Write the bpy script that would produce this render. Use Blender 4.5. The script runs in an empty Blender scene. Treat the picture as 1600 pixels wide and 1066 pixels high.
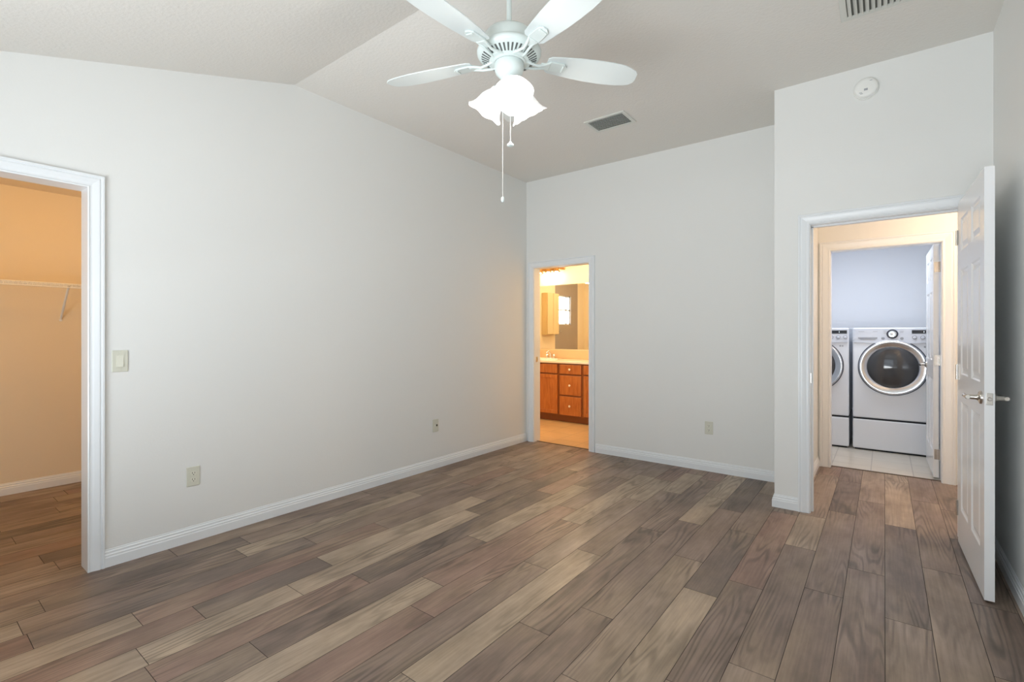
import bpy, bmesh, math, random
from mathutils import Vector, Matrix
random.seed(7)
scene = bpy.context.scene
col = scene.collection

# ---------------------------------------------------------------- camera
CAM_H, HOR, FPX = 1.265, 521.0, 757.5
YAW = math.atan(582 / 757.5)
cd = bpy.data.cameras.new('camera')
cam = bpy.data.objects.new('camera', cd); col.objects.link(cam)
cam.location = (0, 0, CAM_H)
cam.rotation_euler = (math.radians(90), 0, YAW)
cd.sensor_width = 36; cd.lens = FPX / 1600 * 36
cd.shift_y = -(533 - HOR) / 1600.0
cd.clip_start = 0.02; cd.clip_end = 100
scene.camera = cam
scene.cycles.diffuse_bounces = 9
scene.cycles.max_bounces = 14

# ---------------------------------------------------------------- world, exposure
W = bpy.data.worlds.new('world'); scene.world = W; W.use_nodes = True
W.node_tree.nodes['Background'].inputs[0].default_value = (0.80, 0.90, 1.0, 1)
W.node_tree.nodes['Background'].inputs[1].default_value = 1.6
vs = scene.view_settings
vs.view_transform = 'Standard'; vs.look = 'None'; vs.exposure = 0.20; vs.gamma = 1.0
vs.use_curve_mapping = False

def area(name, loc, rot, sx, sy, power, color, spread=180):
    l = bpy.data.lights.new(name, 'AREA'); l.shape = 'RECTANGLE'; l.size = sx; l.size_y = sy
    l.energy = power; l.color = color; l.spread = math.radians(spread)
    o = bpy.data.objects.new(name, l); col.objects.link(o); o.location = loc
    o.rotation_euler = [math.radians(a) for a in rot]; return o
def point(name, loc, power, color, r=0.05):
    l = bpy.data.lights.new(name, 'POINT'); l.energy = power; l.color = color; l.shadow_soft_size = r
    o = bpy.data.objects.new(name, l); col.objects.link(o); o.location = loc; return o

DAY = (0.83, 0.925, 1.0); WARM = (1.0, 0.52, 0.08); WARM2 = (1.0, 0.78, 0.52)
area('daylight_rear_window', (-1.2, -2.6, 1.7), (90, 0, 180), 5.0, 2.6, 2750, DAY, 112)      # bright sky outside window_1
area('added_ceiling_fill', (-1.2, -1.9, 0.1), (125, 0, 0), 3.6, 1.6, 190, (0.92, .97, 1.0))   # added fill aimed up through window_1 to brighten the ceiling
area('daylight_bath_window', (-6.14, 3.08, 1.8), (0, -90, 0), 0.68, 0.66, 16, DAY)
point('closet_bulb', (-4.35, 0.75, 2.22), 10.8, WARM, 0.08)
point('hall_lamp', (0.95, 4.75, 2.28), 28, (1, .70, .47), 0.10)
area('laundry_lamp', (-0.2, 6.15, 2.40), (0, 0, 0), 1.2, 0.3, 16, (0.84, 0.90, 1.0))
point('added_bath_fill', (-4.9, 3.9, 2.45), 26, WARM2, 0.15)  # added fill, no fixture here; brightens what the mirror reflects
point('bath_lamp', (-3.3, 5.35, 2.25), 38, WARM2, 0.15)

# ---------------------------------------------------------------- helpers
def srgb(r, g, b):
    f = lambda c: (c / 12.92 if c <= .04045 else ((c + .055) / 1.055) ** 2.4)
    return (f(r / 255), f(g / 255), f(b / 255), 1)

def mat(name, c, rough=0.5, metal=0.0, bump=None, spec=0.5, emit=None, es=0.0, vary=0.0):
    m = bpy.data.materials.new(name); m.use_nodes = True
    nt = m.node_tree; b = nt.nodes['Principled BSDF']
    b.inputs['Base Color'].default_value = c; b.inputs['Roughness'].default_value = rough
    b.inputs['Metallic'].default_value = metal; b.inputs['Specular IOR Level'].default_value = spec
    if emit: b.inputs['Emission Color'].default_value = emit; b.inputs['Emission Strength'].default_value = es
    tc = nt.nodes.new('ShaderNodeTexCoord')
    if vary:
        n = nt.nodes.new('ShaderNodeTexNoise'); n.inputs['Scale'].default_value = 3
        nt.links.new(tc.outputs['Object'], n.inputs['Vector'])
        mx = nt.nodes.new('ShaderNodeMix'); mx.data_type = 'RGBA'
        mx.inputs[6].default_value = c; mx.inputs[7].default_value = (c[0] * (1 - vary), c[1] * (1 - vary), c[2] * (1 - vary), 1)
        nt.links.new(n.outputs['Fac'], mx.inputs[0]); nt.links.new(mx.outputs[2], b.inputs['Base Color'])
    if bump:
        sc, st = bump
        n = nt.nodes.new('ShaderNodeTexNoise'); n.inputs['Scale'].default_value = sc; n.inputs['Detail'].default_value = 4
        bp = nt.nodes.new('ShaderNodeBump'); bp.inputs['Strength'].default_value = st; bp.inputs['Distance'].default_value = 0.004
        nt.links.new(tc.outputs['Object'], n.inputs['Vector']); nt.links.new(n.outputs['Fac'], bp.inputs['Height'])
        nt.links.new(bp.outputs[0], b.inputs['Normal'])
    return m

M = {}
M['wall'] = mat('wall_paint', srgb(228, 229, 227), 0.6, bump=(90, .10), spec=.3)
M['ceil'] = mat('ceiling_paint', srgb(224, 222, 217), 0.9, bump=(55, .55), spec=.1)
M['closetwall'] = mat('closet_warmlit_paint', srgb(232, 217, 190), 0.6, bump=(90, .10), spec=.3)  # same paint as the room, warm bulb light tinted into the colour
M['bathwall'] = mat('bath_paint', srgb(238, 226, 196), 0.6, bump=(90, .1), spec=.3)
M['laundrywall'] = mat('laundry_paint', srgb(232, 234, 238), 0.6, bump=(90, .1), spec=.3)
M['trim'] = mat('trim_gloss_white', srgb(230, 234, 237), 0.28, bump=(14, .03))
M['door'] = mat('door_gloss_white', srgb(234, 236, 238), 0.22, bump=(20, .03))
M['plate'] = mat('almond_plastic', srgb(210, 210, 196), 0.35, bump=(30, .02))
M['rocker'] = mat('rocker_plastic', srgb(222, 222, 208), 0.25, bump=(30, .02))
M['dark'] = mat('dark_slot', srgb(38, 34, 30), 0.6, vary=.1)
M['fan'] = mat('fan_white_enamel', srgb(216, 226, 224), 0.30, bump=(30, .01))
M['blade'] = mat('blade_white', srgb(214, 222, 222), 0.38, bump=(30, .01))
M['slot'] = mat('vent_slot_grey', srgb(92, 96, 95), 0.7, vary=.1)
M['smoke'] = mat('detector_plastic', srgb(236, 237, 234), 0.4, bump=(30, .01))
M['grille'] = mat('grille_enamel', srgb(214, 216, 210), 0.4, vary=.05)
M['duct'] = mat('duct_dark', srgb(110, 112, 107), 0.8, vary=.1)
M['chrome'] = mat('satin_nickel', srgb(200, 196, 190), 0.22, 1.0, bump=(40, .01))
M['chrome2'] = mat('polished_chrome', srgb(225, 225, 228), 0.07, 1.0, vary=.02)
M['brass'] = mat('antique_brass', srgb(196, 160, 110), 0.3, 1.0, vary=.1)
M['enamel'] = mat('washer_enamel', srgb(232, 235, 240), 0.20, bump=(20, .01))
M['panelgrey'] = mat('washer_panel', srgb(222, 226, 234), 0.3, vary=.03)
M['darkring'] = mat('washer_dark_ring', srgb(70, 74, 84), 0.35, vary=.05)
M['blackglass'] = mat('black_glass', srgb(62, 62, 64), 0.08, vary=.05, spec=.8)
M['gap'] = mat('gap_shadow', srgb(40, 42, 48), 0.8, vary=.05)
M['display'] = mat('display_dark', srgb(44, 46, 50), 0.15, vary=.05)
M['led'] = mat('display_led', srgb(230, 235, 240), 0.5, emit=(.9, .95, 1, 1), es=0.8, vary=.01)
M['lgrey'] = mat('mark_grey', srgb(165, 168, 174), 0.4, vary=.05)
M['shade'] = mat('frosted_glass_lit', srgb(245, 245, 245), 0.3, emit=(1, .985, .97, 1), es=0.35, vary=.02)
M['bulb'] = mat('bulb_lit', srgb(255, 255, 255), 0.3, emit=(1, .97, .92, 1), es=2.5, vary=.02)
M['bshade'] = mat('bath_shade_lit', srgb(250, 235, 215), 0.3, emit=(1, .80, .52, 1), es=1.2, vary=.02)
M['bbulb'] = mat('bath_bulb_lit', srgb(255, 250, 235), 0.3, emit=(1, .85, .6, 1), es=25.0, vary=.02)
M['wire'] = mat('vinyl_wire', srgb(236, 236, 232), 0.35, vary=.03)
M['counter'] = mat('cultured_marble', srgb(240, 226, 205), 0.15, vary=.08)
M['splash'] = mat('backsplash_tile', srgb(226, 190, 150), 0.25, vary=.15)
M['knob'] = mat('ceramic_knob', srgb(240, 228, 205), 0.2, vary=.05)
M['mirror'] = mat('mirror_silver', (.93, .93, .92, 1), 0.0, 1.0)
M['showertile'] = mat('shower_tile', srgb(168, 158, 146), 0.25, vary=.15)
M['cream'] = mat('cream_cabinet', srgb(226, 208, 160), 0.35, vary=.05)
M['porcelain'] = mat('porcelain', srgb(245, 242, 236), 0.1, vary=.03)
M['threshold'] = mat('threshold_strip', srgb(92, 70, 50), 0.5, vary=.2)

def wood_cabinet():
    m = mat('honey_maple', srgb(176, 106, 48), 0.32)
    nt = m.node_tree; b = nt.nodes['Principled BSDF']
    tc = nt.nodes.new('ShaderNodeTexCoord'); mp = nt.nodes.new('ShaderNodeMapping'); mp.inputs['Scale'].default_value = (18, 18, 2.5)
    n = nt.nodes.new('ShaderNodeTexNoise'); n.inputs['Scale'].default_value = 2.2; n.inputs['Detail'].default_value = 5; n.inputs['Distortion'].default_value = .6
    r = nt.nodes.new('ShaderNodeValToRGB')
    r.color_ramp.elements[0].position = .3; r.color_ramp.elements[0].color = srgb(158, 88, 36)
    r.color_ramp.elements[1].position = .75; r.color_ramp.elements[1].color = srgb(188, 116, 56)
    nt.links.new(tc.outputs['Object'], mp.inputs[0]); nt.links.new(mp.outputs[0], n.inputs['Vector'])
    nt.links.new(n.outputs['Fac'], r.inputs[0]); nt.links.new(r.outputs[0], b.inputs['Base Color'])
    return m
M['wood'] = wood_cabinet()

def tile_mat(name, c1, c2, grout, sx, sy, off=0.0, rough=.3, loc=(0, 0, 0)):
    m = mat(name, c1, rough); nt = m.node_tree; b = nt.nodes['Principled BSDF']
    tc = nt.nodes.new('ShaderNodeTexCoord'); mp = nt.nodes.new('ShaderNodeMapping'); mp.inputs['Location'].default_value = loc
    br = nt.nodes.new('ShaderNodeTexBrick'); br.offset = off
    br.inputs['Scale'].default_value = 1; br.inputs['Brick Width'].default_value = sx; br.inputs['Row Height'].default_value = sy
    br.inputs['Mortar Size'].default_value = .004; br.inputs['Mortar Smooth'].default_value = .3
    n = nt.nodes.new('ShaderNodeTexNoise'); n.inputs['Scale'].default_value = 5; n.inputs['Detail'].default_value = 6
    mx = nt.nodes.new('ShaderNodeMix'); mx.data_type = 'RGBA'; mx.inputs[6].default_value = c1; mx.inputs[7].default_value = c2
    nt.links.new(tc.outputs['Object'], mp.inputs[0]); nt.links.new(mp.outputs[0], br.inputs['Vector'])
    nt.links.new(tc.outputs['Object'], n.inputs['Vector']); nt.links.new(n.outputs['Fac'], mx.inputs[0])
    nt.links.new(mx.outputs[2], br.inputs['Color1']); nt.links.new(mx.outputs[2], br.inputs['Color2'])
    br.inputs['Mortar'].default_value = grout
    nt.links.new(br.outputs['Color'], b.inputs['Base Color'])
    bp = nt.nodes.new('ShaderNodeBump'); bp.invert = True; bp.inputs['Strength'].default_value = .4; bp.inputs['Distance'].default_value = .002
    nt.links.new(br.outputs['Fac'], bp.inputs['Height']); nt.links.new(bp.outputs[0], b.inputs['Normal'])
    return m
M['ltile'] = tile_mat('laundry_tile', srgb(208, 202, 190), srgb(186, 178, 164), srgb(165, 158, 148), .305, .305, loc=(.1, .05, 0))
M['btile'] = tile_mat('bath_tile', srgb(216, 184, 138), srgb(186, 152, 110), srgb(160, 134, 104), .33, .33, loc=(.12, .02, 0))

def plank_mat():
    m = bpy.data.materials.new('wood_planks'); m.use_nodes = True
    nt = m.node_tree; b = nt.nodes['Principled BSDF']; L = nt.links.new; N = nt.nodes.new
    tc = N('ShaderNodeTexCoord'); at = N('ShaderNodeAttribute'); at.attribute_name = 'tone'
    sd = N('ShaderNodeAttribute'); sd.attribute_name = 'seed'
    off = N('ShaderNodeVectorMath'); off.operation = 'ADD'
    sv = N('ShaderNodeCombineXYZ')
    m1 = N('ShaderNodeMath'); m1.operation = 'MULTIPLY'; m1.inputs[1].default_value = 3.7
    m2 = N('ShaderNodeMath'); m2.operation = 'MULTIPLY'; m2.inputs[1].default_value = 11.3
    L(sd.outputs['Fac'], m1.inputs[0]); L(sd.outputs['Fac'], m2.inputs[0])
    L(m1.outputs[0], sv.inputs[1]); L(m2.outputs[0], sv.inputs[2])
    L(tc.outputs['Object'], off.inputs[0]); L(sv.outputs[0], off.inputs[1])
    def mapped(s):
        mp = N('ShaderNodeMapping'); mp.inputs['Scale'].default_value = s; L(off.outputs[0], mp.inputs[0]); return mp
    # cathedral rings
    a = mapped((9.0, .85, 1)); n1 = N('ShaderNodeTexNoise'); n1.inputs['Scale'].default_value = 1.0; n1.inputs['Detail'].default_value = 1.5; n1.inputs['Roughness'].default_value = .35
    L(a.outputs[0], n1.inputs['Vector'])
    mu = N('ShaderNodeMath'); mu.operation = 'MULTIPLY'; mu.inputs[1].default_value = 85; L(n1.outputs['Fac'], mu.inputs[0])
    si = N('ShaderNodeMath'); si.operation = 'SINE'; L(mu.outputs[0], si.inputs[0])
    rr = N('ShaderNodeMapRange'); rr.inputs[1].default_value = -.2; rr.inputs[2].default_value = 1.0; L(si.outputs[0], rr.inputs[0])
    # mask where grain shows strongly
    k = mapped((3.0, 1.1, 1)); nk = N('ShaderNodeTexNoise'); nk.inputs['Scale'].default_value = 1.3; L(k.outputs[0], nk.inputs['Vector'])
    rk = N('ShaderNodeMapRange'); rk.inputs[1].default_value = .42; rk.inputs[2].default_value = .62; L(nk.outputs['Fac'], rk.inputs[0])
    g = N('ShaderNodeMath'); g.operation = 'MULTIPLY'; L(rr.outputs[0], g.inputs[0]); L(rk.outputs[0], g.inputs[1])
    # fine streaks
    c = mapped((110, 3.5, 1)); n2 = N('ShaderNodeTexNoise'); n2.inputs['Scale'].default_value = 1; n2.inputs['Detail'].default_value = 3; L(c.outputs[0], n2.inputs['Vector'])
    # worn blotches
    d = mapped((7, 2.6, 1)); n3 = N('ShaderNodeTexNoise'); n3.inputs['Scale'].default_value = 1; n3.inputs['Detail'].default_value = 5; n3.inputs['Roughness'].default_value = .6; L(d.outputs[0], n3.inputs['Vector'])
    # combine multiplier
    def mr(src, a0, a1, b0, b1):
        q = N('ShaderNodeMapRange'); q.inputs[1].default_value = a0; q.inputs[2].default_value = a1; q.inputs[3].default_value = b0; q.inputs[4].default_value = b1
        L(src, q.inputs[0]); return q.outputs[0]
    def mul(x, y):
        q = N('ShaderNodeMath'); q.operation = 'MULTIPLY'; L(x, q.inputs[0]); L(y, q.inputs[1]); return q.outputs[0]
    f = mul(mul(mr(g.outputs[0], 0, 1, 1.05, .62), mr(n2.outputs['Fac'], .25, .75, .84, 1.16)), mr(n3.outputs['Fac'], .25, .75, .66, 1.34))
    sc = N('ShaderNodeVectorMath'); sc.operation = 'SCALE'; L(at.outputs['Color'], sc.inputs[0]); L(f, sc.inputs['Scale'])
    kk = mapped((4.5, 1.6, 1)); n5 = N('ShaderNodeTexNoise'); n5.inputs['Scale'].default_value = 1.2; n5.inputs['Detail'].default_value = 4; L(kk.outputs[0], n5.inputs['Vector'])
    tanmix = N('ShaderNodeMix'); tanmix.data_type = 'RGBA'; tanmix.inputs[7].default_value = srgb(150, 132, 110)
    L(mr(n5.outputs['Fac'], .45, .72, 0, .5), tanmix.inputs[0]); L(at.outputs['Color'], tanmix.inputs[6])
    L(tanmix.outputs[2], sc.inputs[0])
    L(sc.outputs[0], b.inputs['Base Color'])
    L(mr(n3.outputs['Fac'], .3, .7, .50, .40), b.inputs['Roughness'])
    b.inputs['Specular IOR Level'].default_value = .4
    bp = N('ShaderNodeBump'); bp.inputs['Strength'].default_value = .25; bp.inputs['Distance'].default_value = .0015
    L(f, bp.inputs['Height']); L(bp.outputs[0], b.inputs['Normal'])
    return m
M['plank'] = plank_mat()

class MB:
    def __init__(s): s.v = []; s.f = []; s.smooth = []
    def add(s, vs_, fs, smooth=False):
        n = len(s.v); s.v += [tuple(p) for p in vs_]
        for f in fs: s.f.append(tuple(i + n for i in f)); s.smooth.append(smooth)
        return s
    def box(s, x0, x1, y0, y1, z0, z1, T=None):
        p = [Vector((x, y, z)) for x in (x0, x1) for y in (y0, y1) for z in (z0, z1)]
        if T: p = [T @ q for q in p]
        return s.add(p, [(0, 1, 3, 2), (4, 6, 7, 5), (0, 4, 5, 1), (2, 3, 7, 6), (0, 2, 6, 4), (1, 5, 7, 3)])
    def prism(s, pts, h0, h1, axis='z', T=None):
        n = len(pts)
        def mk(a, b, h): return {'z': Vector((a, b, h)), 'y': Vector((a, h, b)), 'x': Vector((h, a, b))}[axis]
        v = [mk(a, b, h0) for a, b in pts] + [mk(a, b, h1) for a, b in pts]
        if T: v = [T @ q for q in v]
        return s.add(v, [tuple(range(n))[::-1], tuple(range(n, 2 * n))] + [(i, (i + 1) % n, n + (i + 1) % n, n + i) for i in range(n)])
    def lathe(s, prof, seg=32, T=None, cap=True):
        v = []; f = []
        for r, z in prof:
            for i in range(seg):
                a = 2 * math.pi * i / seg; v.append(Vector((r * math.cos(a), r * math.sin(a), z)))
        m = len(prof)
        for j in range(m - 1):
            for i in range(seg):
                f.append((j * seg + i, j * seg + (i + 1) % seg, (j + 1) * seg + (i + 1) % seg, (j + 1) * seg + i))
        if cap:
            if prof[0][0] > 1e-6: f.append(tuple(range(seg))[::-1])
            if prof[-1][0] > 1e-6: f.append(tuple(range((m - 1) * seg, m * seg)))
        if T: v = [T @ q for q in v]
        return s.add(v, f, True)
    def tube(s, pts, r, seg=10, T=None):
        pts = [Vector(p) for p in pts]; v = []; f = []; m = len(pts)
        rs = r if isinstance(r, (list, tuple)) else [r] * m
        up0 = None
        for j, p in enumerate(pts):
            d = (pts[min(j + 1, m - 1)] - pts[max(j - 1, 0)]).normalized()
            up = up0 if up0 is not None else (Vector((0, 0, 1)) if abs(d.z) < .9 else Vector((1, 0, 0)))
            a = (up - d * up.dot(d)).normalized(); up0 = a; b = d.cross(a)
            for i in range(seg):
                t = 2 * math.pi * i / seg; v.append(p + (a * math.cos(t) + b * math.sin(t)) * rs[j])
        for j in range(m - 1):
            for i in range(seg): f.append((j * seg + i, j * seg + (i + 1) % seg, (j + 1) * seg + (i + 1) % seg, (j + 1) * seg + i))
        f.append(tuple(range(seg))[::-1]); f.append(tuple(range((m - 1) * seg, m * seg)))
        if T: v = [T @ q for q in v]
        return s.add(v, f, True)
    def build(s, name, m, parent=None, bevel=0, bseg=2, loc=None, kind=None):
        me = bpy.data.meshes.new(name); me.from_pydata(s.v, [], s.f)
        if loc: me.transform(Matrix.Translation(-Vector(loc)))
        bm = bmesh.new(); bm.from_mesh(me)
        bmesh.ops.recalc_face_normals(bm, faces=bm.faces); bm.to_mesh(me); bm.free()
        if any(s.smooth):
            me.polygons.foreach_set('use_smooth', [True] * len(me.polygons))
            try: me.set_sharp_from_angle(angle=math.radians(40))
            except Exception: pass
        me.materials.append(M[m] if isinstance(m, str) else m)
        o = bpy.data.objects.new(name, me); col.objects.link(o)
        if loc: o.location = loc
        if parent: o.parent = parent
        if kind: o['kind'] = kind
        if bevel:
            md = o.modifiers.new('bevel', 'BEVEL'); md.width = bevel; md.segments = bseg; md.limit_method = 'ANGLE'; md.angle_limit = math.radians(40)
        return o
def box(*a): return MB().box(*a)
def thing(name, label, cat, loc=(0, 0, 0), rz=0, group=None, kind=None):
    o = bpy.data.objects.new(name, None); col.objects.link(o); o.location = loc; o.rotation_euler = (0, 0, rz)
    o.empty_display_size = .1
    tag(o, label, cat, group)
    if kind: o['kind'] = kind
    return o
def tag(o, label, cat, group=None):
    o['label'] = label; o['category'] = cat
    if group: o['group'] = group
    return o
def rot(ax, deg): return Matrix.Rotation(math.radians(deg), 4, ax)
def tr(*p): return Matrix.Translation(p)
S = 'structure'

# ---------------------------------------------------------------- dimensions
XL, XR = -3.343, 0.507          # bedroom left / right wall
YB, YE, YR = 4.63, 3.98, -0.55  # back wall, entry wall, rear wall
ZC, YC, SL = 3.04, 1.80, 0.294  # ceiling, crease, slope
T = 0.12
zs = lambda y: ZC if y >= YC else ZC - SL * (YC - y)

# ---------------------------------------------------------------- floor
rowx = lambda k: .002 + .159 * k
HOR_ = HOR
Fv = (-math.sin(YAW), math.cos(YAW)); Rv = (math.cos(YAW), math.sin(YAW))
def ground(u, v):
    r = (u - 800) / FPX; s = CAM_H * FPX / (v - HOR)
    return (Fv[0] + r * Rv[0]) * s, (Fv[1] + r * Rv[1]) * s
ZM = {1: (0, 740, 3.27), 2: (400, 740, 3.27), 3: (800, 740, 3.27), 4: (1200, 720, 3.08), 5: (600, 680, 5.333), 6: (900, 680, 4.571)}
def zg(k, p): ox, oy, s = ZM[k]; return ground(ox + p[0] / s, oy + p[1] / s)
JOINTS = {4: [(495, 200), (160, 420), (350, 250), (635, 320), (265, 635), (470, 535), (685, 790), (840, 535), (790, 205)],
          6: [(410, 460), (505, 293), (540, 678), (95, 840), (810, 625), (810, 885), (60, 370), (940, 322), (640, 402), (1180, 555)],
          3: [(120, 470), (300, 248), (120, 797), (440, 717), (970, 610), (1195, 570), (1210, 1005)],
          2: [(350, 450), (203, 598), (640, 268), (1105, 198), (1130, 335), (905, 553), (855, 708), (778, 1042), (25, 912), (820, 102), (590, 108)],
          5: [(530, 335), (685, 408), (790, 527), (780, 867), (1340, 480), (1550, 292), (1520, 600)],
          1: [(883, 405), (1235, 408), (705, 750), (217, 682), (160, 870), (215, 445), (770, 1030)]}
TONES = {1: [((750, 440), 'L'), ((500, 530), 'M'), ((350, 620), 'D'), ((600, 600), 'M'), ((550, 680), 'D'), ((900, 580), 'D'), ((450, 800), 'L'), ((900, 700), 'R'), ((600, 870), 'R'), ((250, 980), 'R'), ((900, 870), 'L'), ((450, 1050), 'L'), ((1050, 900), 'R'), ((680, 1040), 'M'), ((1150, 930), 'P'), ((90, 900), 'R'), ((100, 720), 'P'), ((1270, 390), 'L'), ((1100, 340), 'M'), ((1250, 1045), 'L'),
             ((60, 150), 'M'), ((300, 210), 'P'), ((150, 270), 'D'), ((200, 350), 'P'), ((300, 400), 'D'), ((100, 470), 'M'), ((60, 600), 'P')],
         2: [((500, 200), 'L'), ((200, 250), 'M'), ((400, 180), 'D'), ((700, 180), 'M'), ((450, 300), 'D'), ((150, 380), 'D'), ((250, 410), 'R'), ((200, 490), 'D'), ((550, 380), 'L'), ((80, 650), 'L'), ((500, 490), 'L'), ((900, 250), 'L'), ((300, 640), 'R'), ((700, 440), 'D'), ((1150, 240), 'R'), ((400, 690), 'M'), ((900, 420), 'D'), ((500, 760), 'L'), ((800, 600), 'L'), ((1200, 300), 'L'), ((1150, 440), 'R'), ((600, 850), 'R'), ((1050, 600), 'P'), ((500, 1040), 'M'), ((900, 870), 'M'), ((1000, 900), 'L'), ((1200, 750), 'L'), ((1250, 950), 'D'), ((740, 1055), 'L'), ((1200, 170), 'D'), ((1000, 165), 'L')],
         3: [((250, 400), 'L'), ((200, 570), 'L'), ((560, 300), 'M'), ((400, 220), 'L'), ((300, 130), 'M'), ((200, 165), 'L'), ((80, 270), 'R'), ((150, 330), 'R'), ((700, 80), 'L'), ((800, 95), 'D'), ((560, 180), 'P'), ((1000, 150), 'L'), ((850, 150), 'M'), ((1150, 130), 'D'), ((1200, 260), 'M'), ((900, 330), 'M'), ((450, 470), 'M'), ((600, 560), 'M'), ((780, 520), 'P'), ((650, 680), 'R'), ((900, 770), 'L'), ((1050, 500), 'D'), ((1160, 680), 'M'), ((1050, 900), 'M'), ((1200, 850), 'D'), ((1200, 520), 'R'), ((1180, 1035), 'P'), ((350, 850), 'P'), ((200, 870), 'M'), ((80, 800), 'M'), ((50, 480), 'D')],
         4: [((260, 200), 'P'), ((170, 350), 'L'), ((380, 160), 'D'), ((490, 120), 'P'), ((610, 180), 'L'), ((320, 350), 'M'), ((480, 350), 'M'), ((280, 520), 'M'), ((640, 450), 'D'), ((740, 150), 'M'), ((800, 400), 'M'), ((860, 750), 'P'), ((670, 900), 'P'), ((470, 700), 'M'), ((230, 800), 'M'), ((130, 550), 'M'), ((1000, 600), 'D'), ((880, 300), 'M'), ((1120, 900), 'D')]}
PAL = {'L': srgb(154, 137, 119), 'P': srgb(138, 121, 107), 'M': srgb(124, 107, 96), 'D': srgb(111, 97, 88), 'R': srgb(132, 108, 96)}
M['groove'] = mat('plank_groove', srgb(52, 42, 35), 0.7, vary=.2)
def build_floor():
    from collections import defaultdict
    J = defaultdict(list); Tn = defaultdict(list)
    row = lambda x: math.floor((x - .002) / .159)
    for k, ps in JOINTS.items():
        for p in ps: x, y = zg(k, p); J[row(x)].append(y)
    for k, ps in TONES.items():
        for p, t in ps: x, y = zg(k, p); Tn[row(x)].append((y, t))
    me = bpy.data.meshes.new('floor'); vs_, fs, cols, seeds = [], [], [], []
    rnd = random.Random(11)
    def regions(x0, x1):
        xm = (x0 + x1) / 2
        if xm < -3.40: return (-1.0, 2.0)
        if xm < -.57: return (-.65, 4.69)
        if xm < .56: return (-.65, 5.52)
        return (4.05, 5.52)
    for k in range(-35, 13):
        x0, x1 = rowx(k), rowx(k + 1)
        if x1 < -5.6: continue
        ymin, ymax = regions(x0, x1)
        js = []
        for y in sorted(J[k]):
            if not js or y - js[-1] > .18: js.append(y)
        if not js: js = [rnd.uniform(0, 1.2)]
        full = [js[0]]
        while full[0] > ymin: full.insert(0, full[0] - rnd.choice([.62, .9, 1.22, 1.22]))
        for y in js[1:]:
            while y - full[-1] > 1.9: full.append(full[-1] + rnd.choice([.9, 1.22]))
            full.append(y)
        while full[-1] < ymax: full.append(full[-1] + rnd.choice([.62, .9, 1.22, 1.22]))
        for a, b in zip(full, full[1:]):
            ts = [t for y, t in Tn[k] if a < y < b]
            c = PAL[rnd.choice(ts) if ts else rnd.choice('LPMMMPRMP')]
            j = rnd.uniform(.95, 1.05)
            c = (c[0] * j, c[1] * j, c[2] * j, 1); sd = rnd.uniform(0, 10)
            a2, b2 = max(a, ymin), min(b, ymax)
            if b2 - a2 < .01: continue
            g, z = .0011, .0018
            n = len(vs_)
            vs_ += [(x0, a2, -z), (x1, a2, -z), (x1, b2, -z), (x0, b2, -z),
                    (x0 + g, a2 + g, 0), (x1 - g, a2 + g, 0), (x1 - g, b2 - g, 0), (x0 + g, b2 - g, 0),
                    (x0, a2, -.014), (x1, a2, -.014), (x1, b2, -.014), (x0, b2, -.014)]
            fs.append((n + 4, n + 5, n + 6, n + 7)); cols.append(c); seeds.append(sd)
            dk = (c[0] * .3, c[1] * .3, c[2] * .3, 1)
            for i in range(4):
                i2 = (i + 1) % 4; fs.append((n + i, n + i2, n + 4 + i2, n + 4 + i)); cols.append(dk); seeds.append(sd)
            fs.append((n + 11, n + 10, n + 9, n + 8)); cols.append(dk); seeds.append(sd)
    me.from_pydata(vs_, [], fs)
    ca = me.attributes.new('tone', 'FLOAT_COLOR', 'CORNER'); sa = me.attributes.new('seed', 'FLOAT', 'FACE')
    ca.data.foreach_set('color', [q for c, f_ in zip(cols, fs) for _ in f_ for q in c]); sa.data.foreach_set('value', seeds)
    me.materials.append(M['plank']); me.materials.append(M['groove'])
    me.polygons.foreach_set('material_index', [0 if i % 6 == 0 else 1 for i in range(len(fs))])
    o = bpy.data.objects.new('floor', me); col.objects.link(o); o['kind'] = S
build_floor()
mb = MB(); mb.box(-6.1, -.8, 4.70, 6.55, -.05, -.002); mb.box(-6.1, -3.46, 2.0, 4.70, -.05, -.002); mb.build('floor_bathroom', 'btile', kind=S)
box(-1.6, 1.6, 5.53, 7.5, -.05, -.002).build('floor_laundry', 'ltile', kind=S)
box(-3.25, -2.5, 4.682, 4.702, -.004, .004).build('trim_1', 'threshold', kind=S)
box(-.42, .40, 5.512, 5.535, -.004, .004).build('trim_2', 'threshold', kind=S)

# ---------------------------------------------------------------- walls
UP = .04
w = MB()      # left wall with closet opening
def yz_wall(w, x0, x1, y0, y1, z0=-.01):
    w.prism([(y0, z0), (y1, z0), (y1, zs(y1) + UP), (y0, zs(y0) + UP)], x0, x1, 'x')
yz_wall(w, XL - T, XL, YR - T, -.17); yz_wall(w, XL - T, XL, -.17, .682, 2.055)
yz_wall(w, XL - T, XL, .682, YC); yz_wall(w, XL - T, XL, YC, YB + T)
w.build('wall_left', 'wall', kind=S)
w = MB(); BX0, BX1 = -3.25, -2.5
w.box(XL, BX0, YB, YB + T, -.01, ZC + UP); w.box(BX0, BX1, YB, YB + T, 2.04, ZC + UP); w.box(BX1, -.638, YB, YB + T, -.01, ZC + UP)
w.build('wall_back', 'wall', kind=S)
EX0, EX1 = -.43, .38
w = MB()
w.box(-.638, EX0, YE, YE + T, -.01, ZC + UP); w.box(EX0, EX1, YE, YE + T, 2.045, ZC + UP); w.box(EX1, XR, YE, YE + T, -.01, ZC + UP)
w.box(-.638, -.505, YE + T, 5.46, -.01, ZC + UP)
w.build('wall_entry', 'wall', kind=S)
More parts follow.
